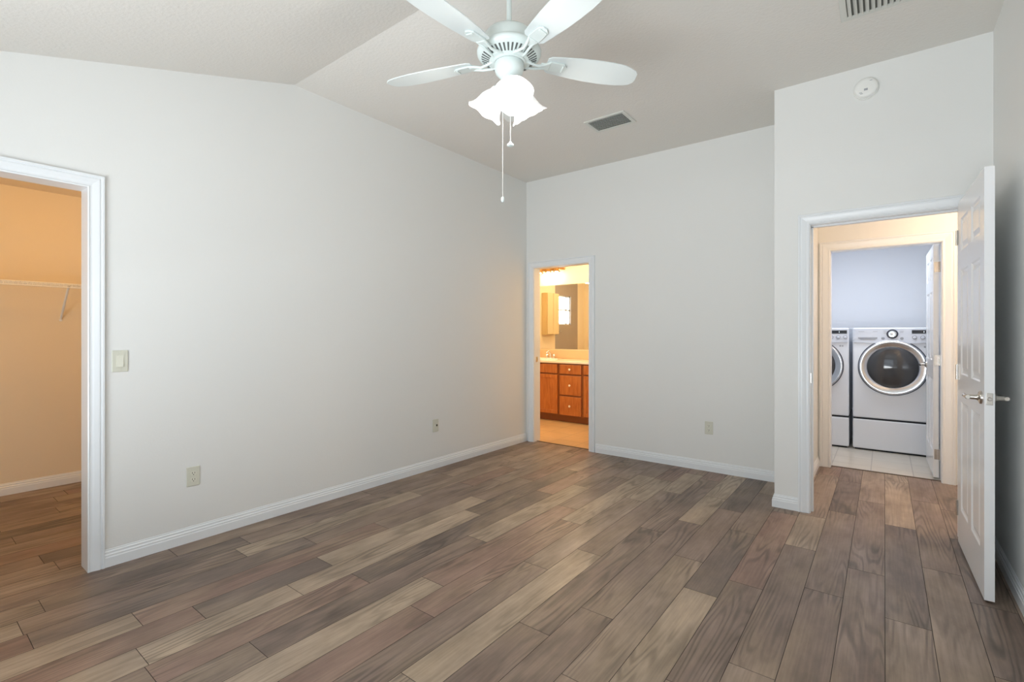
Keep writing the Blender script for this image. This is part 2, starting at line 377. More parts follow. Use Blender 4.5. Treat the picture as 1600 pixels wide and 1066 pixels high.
w = MB(); yz_wall(w, XR, XR + T, YR - T, YC); yz_wall(w, XR, XR + T, YC, YE + T); w.build('wall_right', 'wall', kind=S)
w = MB()      # rear wall with the window the daylight comes through
WX0, WX1, WZ0, WZ1 = -2.8, .35, .35, 2.1
w.box(XL, WX0, YR - T, YR, -.01, zs(YR) + UP); w.box(WX1, XR, YR - T, YR, -.01, zs(YR) + UP)
w.box(WX0, WX1, YR - T, YR, -.01, WZ0); w.box(WX0, WX1, YR - T, YR, WZ1, zs(YR) + UP)
w.build('wall_rear', 'wall', kind=S)
w = MB()
for x in (WX0, (WX0 + WX1) / 2 - .025, WX1 - .05): w.box(x, x + .05, YR - .08, YR - .04, WZ0, WZ1)
for z in (WZ0, WZ1 - .05, (WZ0 + WZ1) / 2 - .02): w.box(WX0, WX1, YR - .08, YR - .04, z, z + .05)
w.build('window_1', 'trim', kind=S)
w = MB()
w.box(XL - T, XR + T, YC, YB + T, ZC, ZC + .12)
w.prism([(YR - T, zs(YR - T)), (YC, ZC), (YC, ZC + .12), (YR - T, zs(YR - T) + .12)], XL - T, XR + T, 'x')
w.build('ceiling', 'ceil', kind=S)

# closet shell
CX = -5.45
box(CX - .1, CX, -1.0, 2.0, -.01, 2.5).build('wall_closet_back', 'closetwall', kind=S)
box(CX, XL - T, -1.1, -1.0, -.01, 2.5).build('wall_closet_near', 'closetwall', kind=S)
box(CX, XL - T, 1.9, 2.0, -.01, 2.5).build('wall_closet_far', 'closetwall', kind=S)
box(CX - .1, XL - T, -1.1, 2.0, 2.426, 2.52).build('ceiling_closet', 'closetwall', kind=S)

# hall and laundry shell
w = MB(); LX0, LX1, LY = -.42, .40, 5.46
w.box(-1.7, LX0, LY, LY + T, -.01, 2.5); w.box(LX0, LX1, LY, LY + T, 2.055, 2.5); w.box(LX1, 2.0, LY, LY + T, -.01, 2.5)
w.build('wall_laundry_front', 'wall', kind=S)
box(1.9, 2.0, YE + T, LY, -.01, 2.5).build('wall_hall_right', 'wall', kind=S)
box(XR + T, 2.0, YE, YE + T, -.01, 2.5).build('wall_hall_near', 'wall', kind=S)
box(-.505, 2.0, YE + T, LY, 2.44, 2.52).build('ceiling_hall', 'ceil', kind=S)
box(-1.6, 1.6, 7.4, 7.5, -.01, 2.5).build('wall_laundry_back', 'laundrywall', kind=S)
box(-1.7, -1.6, LY + T, 7.5, -.01, 2.5).build('wall_laundry_left', 'laundrywall', kind=S)
box(1.5, 1.6, LY + T, 7.4, -.01, 2.5).build('wall_laundry_right', 'laundrywall', kind=S)
box(-1.7, 1.6, LY + T, 7.5, 2.44, 2.52).build('ceiling_laundry', 'laundrywall', kind=S)

# bathroom shell
BY = 6.45
box(-6.1, -2.1, BY, BY + .1, -.01, 2.8).build('wall_bath_back', 'bathwall', kind=S)
w = MB(); w.box(-6.1, -6.0, 3.45, BY, -.01, 2.8); w.box(-6.1, -6.0, 1.95, 2.42, -.01, 2.8); w.build('wall_bath_left', 'bathwall', kind=S)
w = MB(); w.box(-6.1, -6.0, 2.42, 2.75, -.01, 2.8); w.box(-6.1, -6.0, 3.42, 3.45, -.01, 2.8)
w.box(-6.1, -6.0, 2.75, 3.42, -.01, 1.465); w.box(-6.1, -6.0, 2.75, 3.42, 2.15, 2.8)
w.build('wall_shower', 'showertile', kind=S)
box(-6.1, XL - T, 2.0, 2.1, -.01, 2.8).build('wall_bath_near', 'bathwall', kind=S)
box(-2.2, -2.1, YB + T, BY, -.01, 2.8).build('wall_bath_right', 'bathwall', kind=S)
mb = MB(); mb.box(-6.1, -2.1, YB + T, BY + .1, 2.7, 2.8); mb.box(-6.1, XL - T, 2.0, YB + T, 2.7, 2.8); mb.build('ceiling_bathroom', 'bathwall', kind=S)
w = MB()
for y in (2.75, 3.39, 2.92): w.box(-6.08, -6.03, y, y + .03, 1.465, 2.15)
for z in (1.465, 2.12, 1.80): w.box(-6.08, -6.03, 2.75, 3.42, z, z + .03)
w.build('window_2', 'trim', kind=S)

# ---------------------------------------------------------------- trim
BP = [(0, 0), (.015, 0), (.015, .050), (.0125, .055), (.0125, .064), (.008, .070), (.008, .080), (.0035, .086), (.0035, .091), (0, .093)]
def baseboard(name, p0, p1, nrm, m0=0, m1=0):
    """profile runs p0->p1 at the wall line, nrm points into the room; m0/m1 mitre factors"""
    p0, p1, n = Vector((*p0, 0)), Vector((*p1, 0)), Vector((*nrm, 0)); d = (p1 - p0).normalized()
    a = [p0 + n * t - d * t * m0 + Vector((0, 0, z)) for t, z in BP]; b = [p1 + n * t + d * t * m1 + Vector((0, 0, z)) for t, z in BP]
    k = len(BP); f = [(i, (i + 1) % k, k + (i + 1) % k, k + i) for i in range(k)] + [tuple(range(k)), tuple(range(k, 2 * k))[::-1]]
    return (a + b, f)
def bb(name, *segs):
    mb = MB()
    for sg in segs: v, f = baseboard(name, *sg); mb.add(v, f)
    mb.build(name, 'trim', kind=S)
CW, EW = .075, .064
bb('baseboard_left', ((XL, .73), (XL, YB - .016), (1, 0), 0, 0))
bb('baseboard_back', ((BX1 + EW, YB), (-.638, YB), (0, -1)))
bb('baseboard_entry', ((-.638, YB), (-.638, YE), (-1, 0), 0, 1), ((-.638, YE), (EX0 - EW + .01, YE), (0, -1), 1, 0))
bb('baseboard_right', ((XR, YR), (XR, YE), (-1, 0)))
bb('baseboard_closet', ((CX, -1.0), (CX, 1.9), (1, 0)))
bb('baseboard_hall', ((-.505, YE + T), (-.505, LY), (1, 0)), ((LX1 + .09, LY), (1.9, LY), (0, -1)))
bb('baseboard_rear', ((XL, YR), (XR, YR), (0, 1)))

CP = [(0, 0), (0, .010), (.006, .013), (.012, .010), (.020, .010), (.030, .013), (.048, .017), (.054, .017), (.056, .014), (.060, .014), (.064, .019), (.0735, .019), (.075, .016), (.075, 0)]
def casing(mb, a0, a1, zt, wd, plane, face, nrm, only=None):
    """plane 'y': opening spans x a0..a1 at y=face; plane 'x': spans y"""
    P = []
    for d, t in CP:
        d = d * wd / .075
        row_ = [(a0 - d, -0.0), (a0 - d, zt + d), (a1 + d, zt + d), (a1 + d, 0)]
        P.append([Vector((a, face + nrm * t, z)) if plane == 'y' else Vector((face + nrm * t, a, z)) for a, z in row_])
    k = len(P); v = [P[i][j] for j in range(4) for i in range(k)]
    f = [(j * k + i, j * k + (i + 1) % k, (j + 1) * k + (i + 1) % k, (j + 1) * k + i) for j in range(3) for i in range(k)]
    f += [tuple(range(k)), tuple(range(3 * k, 4 * k))]
    mb.add(v, f)
J = .018
def jamb(mb, a0, a1, zt, plane, f0, f1):
    if plane == 'y':
        mb.box(a0 - J, a0, f0, f1, 0, zt + J); mb.box(a1, a1 + J, f0, f1, 0, zt + J); mb.box(a0, a1, f0, f1, zt, zt + J)
    else:
        mb.box(f0, f1, a0 - J, a0, 0, zt + J); mb.box(f0, f1, a1, a1 + J, 0, zt + J); mb.box(f0, f1, a0, a1, zt, zt + J)
# the jamb boards are let into the wall by overlapping the opening edges
r = .004
mb = MB(); jamb(mb, -.17 + J, .682 - J, 2.055 - J, 'x', XL - T - .001, XL + .001); casing(mb, -.17 + J, .682 - J, 2.055 - J, .070, 'x', XL, 1); mb.build('trim_3', 'trim', kind=S)
mb = MB(); jamb(mb, BX0 + J, BX1 - J, 2.04 - J, 'y', YB - .001, YB + T + .001); casing(mb, BX0 + J - r, BX1 - J + r, 2.04 - J + r, .07, 'y', YB, -1); trim4 = mb.build('trim_4', 'trim', kind=S)
MB().box(BX0 + J - .001, BX0 + J + .003, 4.665, 4.70, .93, .99).build('strike_plate', 'chrome', trim4)
mb = MB(); jamb(mb, EX0 + J, EX1 - J, 2.045 - J, 'y', YE - .001, YE + T + .001); casing(mb, EX0 + J - r, EX1 - J + r, 2.045 - J + r, .07, 'y', YE, -1)
mb.box(EX0 + J, EX0 + J + .012, YE + .045, YE + .08, 0, 2.02); mb.box(EX0 + J, EX1 - J, YE + .045, YE + .08, 2.015, 2.027)
casing(mb, EX0 + J - r, EX1 - J + r, 2.045 - J + r, .064, 'y', YE + T, 1)
trim5 = mb.build('trim_5', 'trim', kind=S)
MB().box(EX0 + J - .001, EX0 + J + .003, YE + .012, YE + .04, .915, .985).build('strike_plate', 'chrome', trim5)
mb = MB(); jamb(mb, LX0 + J, LX1 - J, 2.055 - J, 'y', LY - .001, LY + T + .001); casing(mb, LX0 + J - r, LX1 - J + r, 2.055 - J + r, .085, 'y', LY, -1)
mb.build('trim_6', 'trim', kind=S)

# ---------------------------------------------------------------- six panel doors
def panel_door(name, wd, ht, th, loc, rz, label, hinge_side=1):
    """local: hinge edge at x=0, leaf runs +x, faces at y=0 and y=th; hardware on both faces"""
    root = thing(name, label, 'door', loc, rz, kind=S)
    st, mu = .105, .10; pw = (wd - 2 * st - mu) / 2
    cols_ = [(st, st + pw), (st + pw + mu, wd - st)]; rows = [(.215, .855), (1.015, 1.625), (1.735, 1.925)]
    mb = MB()
    xs = [0, cols_[0][0], cols_[0][1], cols_[1][0], cols_[1][1], wd]; zs_ = [0] + [q for r_ in rows for q in r_] + [ht]
    # leaf with sunken panel fields on both faces
    for i in range(5):
        for j in range(7):
            hole = i in (1, 3) and j in (1, 3, 5)
            x0, x1, z0, z1 = xs[i], xs[i + 1], zs_[j], zs_[j + 1]
            for yy, sgn in ((0, 1), (th, -1)):
                if not hole:
                    mb.add([(x0, yy, z0), (x1, yy, z0), (x1, yy, z1), (x0, yy, z1)], [(0, 1, 2, 3)])
                else:
                    rings = [(0, 0), (.008, .006), (.016, .008), (.022, .008), (.045, .002)]
                    V = []
                    for ins, dp in rings:
                        y_ = yy + sgn * dp
                        V += [(x0 + ins, y_, z0 + ins), (x1 - ins, y_, z0 + ins), (x1 - ins, y_, z1 - ins), (x0 + ins, y_, z1 - ins)]
                    F_ = []
                    for q in range(len(rings) - 1):
                        for e in range(4): F_.append((q * 4 + e, q * 4 + (e + 1) % 4, q * 4 + 4 + (e + 1) % 4, q * 4 + 4 + e))
                    n_ = (len(rings) - 1) * 4; F_.append((n_, n_ + 1, n_ + 2, n_ + 3)); mb.add(V, F_)
    mb.add([(0, 0, 0), (0, th, 0), (0, th, ht), (0, 0, ht)], [(0, 1, 2, 3)]); mb.add([(wd, 0, 0), (wd, th, 0), (wd, th, ht), (wd, 0, ht)], [(0, 1, 2, 3)])
    mb.add([(0, 0, 0), (wd, 0, 0), (wd, th, 0), (0, th, 0)], [(0, 1, 2, 3)]); mb.add([(0, 0, ht), (wd, 0, ht), (wd, th, ht), (0, th, ht)], [(0, 1, 2, 3)])
    o = mb.build('leaf', 'door', root)
    bm = bmesh.new(); bm.from_mesh(o.data); bmesh.ops.remove_doubles(bm, verts=bm.verts, dist=1e-5); bmesh.ops.recalc_face_normals(bm, faces=bm.faces); bm.to_mesh(o.data); bm.free()
    hx, hz = wd - .065, .945
    for s_, y0 in ((-1, 0), (1, th)):
        h = MB(); A = tr(hx, y0, hz) @ rot('X', 90 if s_ < 0 else -90)
        h.lathe([(.032, 0), (.032, .004), (.029, .009), (.016, .013), (.012, .020), (.011, .046)], 28, A)
        h.build('rosette', 'chrome', root)
        l = MB(); yy = y0 + s_ * .05
        l.tube([(hx + .012, yy, hz), (hx, yy, hz), (hx - .03, yy + s_ * .004, hz + .001), (hx - .07, yy + s_ * .003, hz - .002), (hx - .105, yy - s_ * .002, hz - .001), (hx - .118, yy - s_ * .004, hz + .003)], [.009, .0115, .0095, .0085, .0075, .005], 12)
        l.build('lever', 'chrome', root)
    MB().box(wd - .001, wd + .002, .006, th - .006, hz - .028, hz + .028).build('latch_plate', 'chrome', root, bevel=.002)
    MB().lathe([(.0085, 0), (.0085, .006), (.006, .009)], 16, tr(wd + .001, th / 2, hz) @ rot('Y', 90)).build('latch_bolt', 'chrome', root)
    for z in (.20, 1.02, 1.83):
        h = MB(); h.lathe([(.0065, -.045), (.0065, .045)], 12, tr(-.006, -.004, z))
        h.box(-.002, .0005, 0, th - .006, z - .044, z + .044)
        h.build('hinge', 'chrome', root)
    return root
# entry door: hinge at (EX1, YE), opened 91 degrees into the bedroom, leaf runs towards -Y
panel_door('door_1', .80, 2.035, .036, (.352, YE - .022, .012), math.radians(-88.6), 'white six panel entry door standing open against the right wall with nickel lever')
panel_door('door_2', .77, 2.03, .036, (LX1 - J - .008, LY + T + .012, .012), math.radians(90.6), 'white six panel laundry room door standing open beside the front loading dryer')

# ---------------------------------------------------------------- ceiling fan
FX, FY, FZ = -1.40, 1.80, 2.55
fan = thing('ceiling_fan', 'white five blade ceiling fan with three lit glass shades hanging from the ceiling', 'ceiling fan', (FX, FY, FZ))
MB().lathe([(.012, .15), (.012, .47)], 20).build('downrod', 'fan', fan)
MB().lathe([(.012, .40), (.030, .405), (.055, .43), (.066, .46), (.068, .492)], 32).build('ceiling_canopy', 'fan', fan)
mb = MB(); mb.lathe([(.0, .152), (.022, .152), (.024, .135), (.085, .128), (.108, .118), (.121, .100), (.124, .060), (.126, .056), (.134, .052), (.146, .044), (.151, .034), (.150, .024), (.144, .016), (.136, .011), (.086, -.010), (.080, -.011), (.0, -.011)], 64)
mb.build('motor_housing', 'fan', fan)
slots = MB()
for i in range(40):
    a = 2 * math.pi * i / 40
    if (i % 8) == 7: pass
    # cooling slots sit on the sloping underside ring
    p0 = Vector((.094, 0, -.0066)); p1 = Vector((.130, 0, .0085))
    wv = Vector((0, .0034, 0)); dn = Vector((0, 0, -.0015))
    q = [p0 - wv + dn, p0 + wv + dn, p1 + wv * 1.25 + dn, p1 - wv * 1.25 + dn]; q2 = [v + Vector((0, 0, .006)) for v in q]
    R_ = Matrix.Rotation(a, 4, 'Z')
    slots.add([R_ @ v for v in q + q2], [(0, 1, 2, 3), (4, 7, 6, 5), (0, 4, 5, 1), (1, 5, 6, 2), (2, 6, 7, 3), (3, 7, 4, 0)])
slots.build('cooling_slots', 'slot', fan)
mb = MB(); mb.lathe([(.080, -.010), (.080, -.017), (.074, -.018)], 48); mb.build('rotor_ring', 'fan', fan)
mb = MB(); mb.lathe([(.066, -.016), (.069, -.020), (.069, -.046), (.063, -.062), (.048, -.078), (.040, -.084), (.040, -.104), (.034, -.112), (.018, -.122), (.0, -.124)], 48)
kit = mb.build('light_kit_housing', 'fan', fan)
mb = MB(); mb.lathe([(.0685, -.0155), (.0705, -.0165), (.0685, -.0185)], 48); mb.build('housing_seam', 'slot', fan)
def blade_outline():
    pts = []
    prof = [(.185, .040), (.20, .052), (.26, .060), (.34, .069), (.42, .074), (.50, .075), (.57, .070), (.62, .061), (.645, .050)]
    top = [(x, w_) for x, w_ in prof] + [(.662, .030), (.664, .012)]
    bot = [(.655, -.030), (.640, -.046), (.60, -.062)] + [(x, -w_) for x, w_ in prof[::-1][2:]]
    return top + bot
AWAY = math.atan2(Fv[1], Fv[0])
for k in range(5):
    a = AWAY - math.radians(3.0 + 72 * k)
    A = Matrix.Rotation(a, 4, 'Z') @ Matrix.Rotation(math.radians(-11), 4, 'X')
    bl = MB().prism(blade_outline(), .004, .0095, 'z', A).build('blade', 'blade', fan, bevel=.0015)
    mb = MB()
    mb.prism([(.20, -.030), (.27, -.026), (.285, -.010), (.285, .010), (.27, .026), (.20, .030), (.188, .020), (.188, -.020)], -.004, .004, 'z', A)
    mb.prism([(.262, -.020), (.272, -.018), (.272, .018), (.262, .020)], -.009, -.004, 'z', A)
    A0 = Matrix.Rotation(a, 4, 'Z')
    for s_ in (-1, 1):
        mb.tube([A0 @ Vector(p) for p in [(.070, s_ * .026, -.006), (.10, s_ * .022, -.012), (.14, s_ * .012, -.014), (.17, s_ * .014, -.006), (.20, s_ * .022, .0 - s_ * .004)]], .0065, 10)
    mb.box(.066, .10, -.030, .030, -.013, -.004, A0)
    mb.box(.155, .20, -.018, .018, -.008, .000, A)
    br = mb.build('blade_bracket', 'fan', bl, bevel=.002)
def tulip(T_, R1=.072, Lh=.125, m='shade', flutes=8, r0=.024):
    prof = [(0, r0), (.12, r0 * 1.15), (.25, r0 * 1.55), (.42, r0 * 1.95), (.60, r0 * 2.15), (.75, r0 * 2.35), (.88, R1 * .84), (1.0, R1)]
    seg = 48; v = []; f = []
    for shell in (0, 1):
        for t, r_ in prof:
            for i in range(seg):
                a = 2 * math.pi * i / seg; amp = .035 * t * t
                rr = (r_ - shell * .003) * (1 + amp * math.cos(flutes * a)); zz = t * Lh + (.004 * t * t * math.cos(flutes * a))
                v.append(T_ @ Vector((rr * math.cos(a), rr * math.sin(a), zz)))
    n = len(prof) * seg
    for sh in (0, 1):
        for j in range(len(prof) - 1):
            for i in range(seg):
                q = (j * seg + i, j * seg + (i + 1) % seg, (j + 1) * seg + (i + 1) % seg, (j + 1) * seg + i)
                f.append(tuple(x + sh * n for x in (q if not sh else q[::-1])))
    j = (len(prof) - 1) * seg
    for i in range(seg): f.append((j + i, j + (i + 1) % seg, n + j + (i + 1) % seg, n + j + i))
    return MB().add(v, f, True)
lt = AWAY + math.pi   # towards the camera
for k in range(3):
    a = lt + math.radians(9) + k * 2 * math.pi / 3
    A = Matrix.Rotation(a, 4, 'Z') @ tr(.050, 0, -.120) @ rot('Y', 180 - 35)
    arm = MB().tube([Matrix.Rotation(a, 4, 'Z') @ Vector(p) for p in [(.026, 0, -.098), (.036, 0, -.106), (.044, 0, -.116), (.050, 0, -.130)]], .010, 12)
    arm.lathe([(.012, 0), (.024, .004), (.027, .012), (.027, .022), (.024, .024)], 28, A); ar = arm.build('lamp_arm', 'fan', fan)
    tulip(A @ tr(0, 0, .012), .091, .122, flutes=6, r0=.029).build('lamp_shade', 'shade', ar)
    MB().lathe([(.010, .02), (.012, .04), (.022, .062), (.026, .080), (.020, .100), (.008, .108), (0, .109)], 24, A).build('bulb', 'bulb', ar)
    p = (tr(FX, FY, FZ) @ A) @ Vector((0, 0, .165))
    point('fan_bulb_light', p, 4.0, (1, .96, .91), .04)
def chain(x, y, z0, z1, name, fob):
    mb = MB(); mb.tube([(x, y, z0), (x, y, z1)], .0011, 6)
    n = int((z0 - z1) / .012)
    for i in range(n): mb.lathe([(0, -.0022), (.0022, 0), (0, .0022)], 6, tr(x, y, z0 - i * .012))
    c = mb.build('pull_chain', 'wire', fan)
    if fob == 0: MB().lathe([(0, .0), (.006, -.003), (.0085, -.010), (.008, -.020), (.004, -.026), (0, -.027)], 20, tr(x, y, z1)).build('chain_fob', 'fan', c)
    else: MB().lathe([(0, .004), (.004, .002), (.006, -.004), (.015, -.010), (.016, -.018), (.010, -.021), (0, -.022)], 20, tr(x, y, z1)).build('chain_fob', 'fan', c)
cr = Vector((Rv[0], Rv[1], 0))
p = cr * -.030 + Vector((-Fv[0], -Fv[1], 0)) * .012
chain(p.x, p.y, -.10, -.645, 'a', 0)
p = cr * .006
chain(p.x, p.y, -.12, -.385, 'b', 1)

# ---------------------------------------------------------------- vents and detector
def vent(name, x0, x1, y0, y1, along, label, n, fr):
    cx, cy = (x0 + x1) / 2, (y0 + y1) / 2
    t = thing(name, label, 'vent', (cx, cy, ZC), 0)
    hx, hy = (x1 - x0) / 2, (y1 - y0) / 2
    mb = MB(); z0, z1 = -.009, .0
    for a, b, c, d in ((-hx, hx, -hy, -hy + fr), (-hx, hx, hy - fr, hy), (-hx, -hx + fr, -hy + fr, hy - fr), (hx - fr, hx, -hy + fr, hy - fr)): mb.box(a, b, c, d, z0, z1)
    mb.build('frame', 'grille', t, bevel=.002)
    MB().box(-hx + fr * .8, hx - fr * .8, -hy + fr * .8, hy - fr * .8, -.0015, 0).build('backing', 'duct', t)
    L_ = (hy if along == 'x' else hx) - fr
    for i in range(n):
        c = -L_ + (i + .5) * 2 * L_ / n; wv = L_ / n * .80; 
        if along == 'x': A = tr(0, c, -.008) @ rot('X', 38); MB().box(-hx + fr, hx - fr, -wv, wv, -.0008, .0008, A).build('louvre', 'grille', t)
        else: A = tr(c, 0, -.008) @ rot('Y', 38); MB().box(-wv, wv, -hy + fr, hy - fr, -.0008, .0008, A).build('louvre', 'grille', t)
    return t
vent('ceiling_vent', -2.005, -1.645, 3.595, 3.85, 'x', 'small rectangular louvred vent on the ceiling beyond the fan', 8, .028)
vent('return_air_grille', -.195, .255, 2.88, 3.33, 'y', 'large louvred air grille on the ceiling at the top right edge above the detector', 15, .030)
sd = thing('smoke_detector', 'round white smoke detector on the wall above the entry doorway', 'smoke detector', (-.097, YE, 2.885))
A = rot('X', 90)
MB().lathe([(.070, 0), (.070, .006), (.068, .010), (.0, .010)], 48, A).build('mounting_base', 'smoke', sd)
MB().lathe([(.064, .010), (.066, .018), (.064, .028), (.056, .036), (.040, .039), (.0, .040)], 48, A).build('cover', 'smoke', sd)
MB().box(-.010, .010, -.0415, -.039, -.024, -.010).build('test_button', 'lgrey', sd, bevel=.002)
for q in ((-.036, -.020, -.0405, -.038, -.034, -.031), (-.030, -.016, -.0405, -.038, -.042, -.039), (.02, .034, -.040, -.037, .034, .037)): MB().box(*q).build('sounder_slot', 'lgrey', sd)

# ---------------------------------------------------------------- switch and outlets
def plate(name, label, cat, loc, rz, group=None):
    t = thing(name, label, cat, loc, rz, group)      # local: plate in XZ plane, facing -Y
    MB().box(-.036, .036, -.006, 0, -.059, .059).build('cover_plate', 'plate', t, bevel=.003)
    for z in ((-.048, .048) if cat == 'light switch' else (0,)) if name != 'phone_jack' else (-.044, .044):
        MB().lathe([(.0032, 0), (.0028, .0012), (0, .0016)], 12, tr(0, -.006, z) @ rot('X', 90)).build('screw', 'rocker', t)
    return t
t = plate('light_switch', 'almond rocker light switch on the left wall beside the closet doorway', 'light switch', (XL, .802, 1.112), math.radians(90))
MB().box(-.0175, .0175, -.0075, -.006, -.034, .034).build('switch_frame', 'plate', t, bevel=.001)
MB().prism([(-.0065, -.031), (-.0125, -.031), (-.009, 0), (-.0075, .031), (-.0065, .031)], -.0145, .0145, 'x').build('rocker', 'rocker', t, bevel=.001)
def outlet(label, loc, rz):
    t = plate('wall_outlet', label, 'outlet', loc, rz)
    for z in (-.0195, .0195):
        mb = MB(); mb.prism([(.0165 * math.cos(a) , z + max(-.0135, min(.0135, .0165 * math.sin(a)))) for a in [2 * math.pi * i / 24 for i in range(24)]], -.0085, -.005, 'y')
        rc = mb.build('receptacle', 'rocker', t)
        mb = MB(); mb.box(-.0078, -.0052, -.0088, -.008, z - .002, z + .008); mb.box(.0052, .0078, -.0088, -.008, z - .002, z + .007)
        mb.lathe([(.0028, 0), (.0028, .0008)], 12, tr(0, -.008, z - .008) @ rot('X', 90)); mb.build('socket_slots', 'dark', rc)
outlet('almond duplex outlet low on the left wall nearer the closet doorway', (XL, 1.159, .394), math.radians(90))
outlet('almond duplex outlet low on the back wall between bath doorway and wall corner', (-1.277, YB, .397), 0)
t = plate('phone_jack', 'almond jack plate low on the left wall near the bathroom doorway', 'wall plate', (XL, 3.170, .400), math.radians(90))
MB().box(-.020, -.006, -.0085, -.006, -.012, .012).build('jack', 'rocker', t, bevel=.001)
MB().box(.006, .020, -.0085, -.006, -.008, .010).build('port', 'dark', t)

# ---------------------------------------------------------------- closet wire shelf
sh = thing('wire_shelf', 'white vinyl wire shelf mounted on the closet back wall', 'shelf', (CX, .5, 1.66))
mb = MB(); D_ = .305; y0, y1 = -1.45, 1.38
yy = y0
while yy < y1:
    mb.tube([(.004, yy, 0), (D_, yy, 0), (D_ + .002, yy, -.030)], .0016, 6); yy += .0254
mb.build('deck_wires', 'wire', sh)
mb = MB()
for x, z in ((.006, -.003), (.10, -.004), (.20, -.004), (D_, -.003), (D_ + .004, -.031)): mb.tube([(x, y0, z), (x, y1, z)], .0042, 8)
mb.build('rail_wires', 'wire', sh)
def brk(y):
    mb = MB(); y -= .5
    A = [(D_ - .02, y, -.008), (.012, y, -.262)]
    mb.tube(A, .0085, 8); mb.tube([(.012, y, -.262), (.003, y, -.275)], .007, 8)
    b = mb.build('support_bracket', 'wire', sh)
    MB().lathe([(.011, 0), (.010, .004), (.004, .006)], 14, tr(0, y, -.285) @ rot('Y', 90)).build('wall_clip', 'wire', b)
brk(.915); brk(-.30)
for y in (.12, .46, .78, 1.08):
    MB().box(0, .012, y - .508, y - .492, -.012, .006).build('shelf_clip', 'wire', sh)

# ---------------------------------------------------------------- washer and dryer
def appliance(name, label, x0):
    wd, y0 = .686, 6.50
    t = thing(name, label, 'dryer' if 'dryer' in name else 'washing machine', (x0 + wd / 2, y0, 0))
    h = wd / 2
    MB().box(-h, h, .0, .76, .015, .335).build('pedestal', 'enamel', t, bevel=.012)
    mb = MB(); mb.box(-h + .02, h - .02, .02, .74, -.0, .016); mb.box(-h + .006, h - .006, .006, .75, .333, .352); mb.build('base_gap', 'gap', t)
    MB().box(-h, h, 0, .76, .350, 1.325).build('cabinet', 'enamel', t, bevel=.014, bseg=3)
    # control panel, slightly proud, curved lower edge
    pts = [(-h + .012, 1.316)] + [(-h + .012 + (wd - .024) * i / 20, 1.155 - .012 * math.sin(math.pi * i / 20) + .012) for i in range(21)] + [(h - .012, 1.316)]
    cp = MB().prism(pts, -.012, .005, 'y').build('control_panel', 'panelgrey', t, bevel=.003)
    # dispenser drawer handle
    MB().prism([(-.295, 1.222), (-.125, 1.222), (-.128, 1.208), (-.150, 1.198), (-.270, 1.198), (-.292, 1.208)], -.015, -.011, 'y').build('dispenser_pull', 'lgrey', cp)
    A = tr(0, -.012, 1.258) @ rot('X', 90)
    MB().lathe([(.049, 0), (.049, .006), (.045, .009), (.036, .009)], 40, A).build('dial_ring', 'darkring', cp)
    MB().lathe([(.035, .004), (.035, .026), (.031, .030), (.014, .031), (0, .029)], 40, A).build('dial', 'chrome2', cp)
    MB().box(.158, .325, -.0145, -.011, 1.262, 1.298).build('display', 'display', cp, bevel=.001)
    MB().box(.252, .256, -.0152, -.014, 1.272, 1.288).build('display_digit', 'led', cp)
    for x in (.180, .245, .310):
        MB().lathe([(.019, 0), (.019, .003), (.017, .003)], 24, tr(x, -.012, 1.222) @ rot('X', 90)).build('button_ring', 'darkring', cp)
        MB().lathe([(.0165, 0), (.016, .006), (.010, .008), (0, .008)], 24, tr(x, -.012, 1.222) @ rot('X', 90)).build('button', 'panelgrey', cp)
    for x in (-.078, .078):
        MB().lathe([(.015, 0), (.013, .003), (0, .004)], 20, tr(x, -.012, 1.212) @ rot('X', 90)).build('button', 'lgrey', cp)
    for x, z, w_ in ((-.29, 1.283, .05), (-.165, 1.283, .04), (-.075, 1.29, .03), (-.075, 1.277, .03), (-.075, 1.264, .028), (.062, 1.285, .03), (.062, 1.272, .028)): MB().box(x, x + w_, -.0132, -.0115, z, z + .003).build('panel_mark', 'lgrey', cp)
    mb = MB(); mb.lathe([(.009, 0), (.009, .0012)], 20, tr(.262, 0, 1.125) @ rot('X', 90)); mb.box(.276, .292, -.0012, 0, 1.118, 1.132); mb.build('maker_mark', 'lgrey', t)
    # porthole door
    zc = .905; A = tr(0, -.0, zc) @ rot('X', 90)
    MB().lathe([(.297, 0), (.297, .005), (.292, .008), (.285, .008)], 80, A).build('door_gasket', 'darkring', t)
    M['chromering'] = M.get('chromering') or mat('brushed_chrome_ring', srgb(215, 217, 222), 0.2, 1.0, vary=.02)
    d = MB().lathe([(.288, .002), (.288, .028), (.284, .034), (.278, .036), (.262, .034), (.240, .029), (.222, .023), (.216, .019), (.210, .010)], 80, A, cap=False).build('porthole_ring', 'chromering', t)
    MB().lathe([(.214, .020), (.209, .024), (.18, .036), (.12, .047), (.06, .053), (0, .055)], 72, A).build('porthole_glass', 'blackglass', d)
    return t
appliance('clothes_dryer', 'white front loading laundry machine on pedestal with its whole round door in view', -.277)
appliance('washing_machine', 'white front loading laundry machine on pedestal cut off at the left by the door casing', -.996)

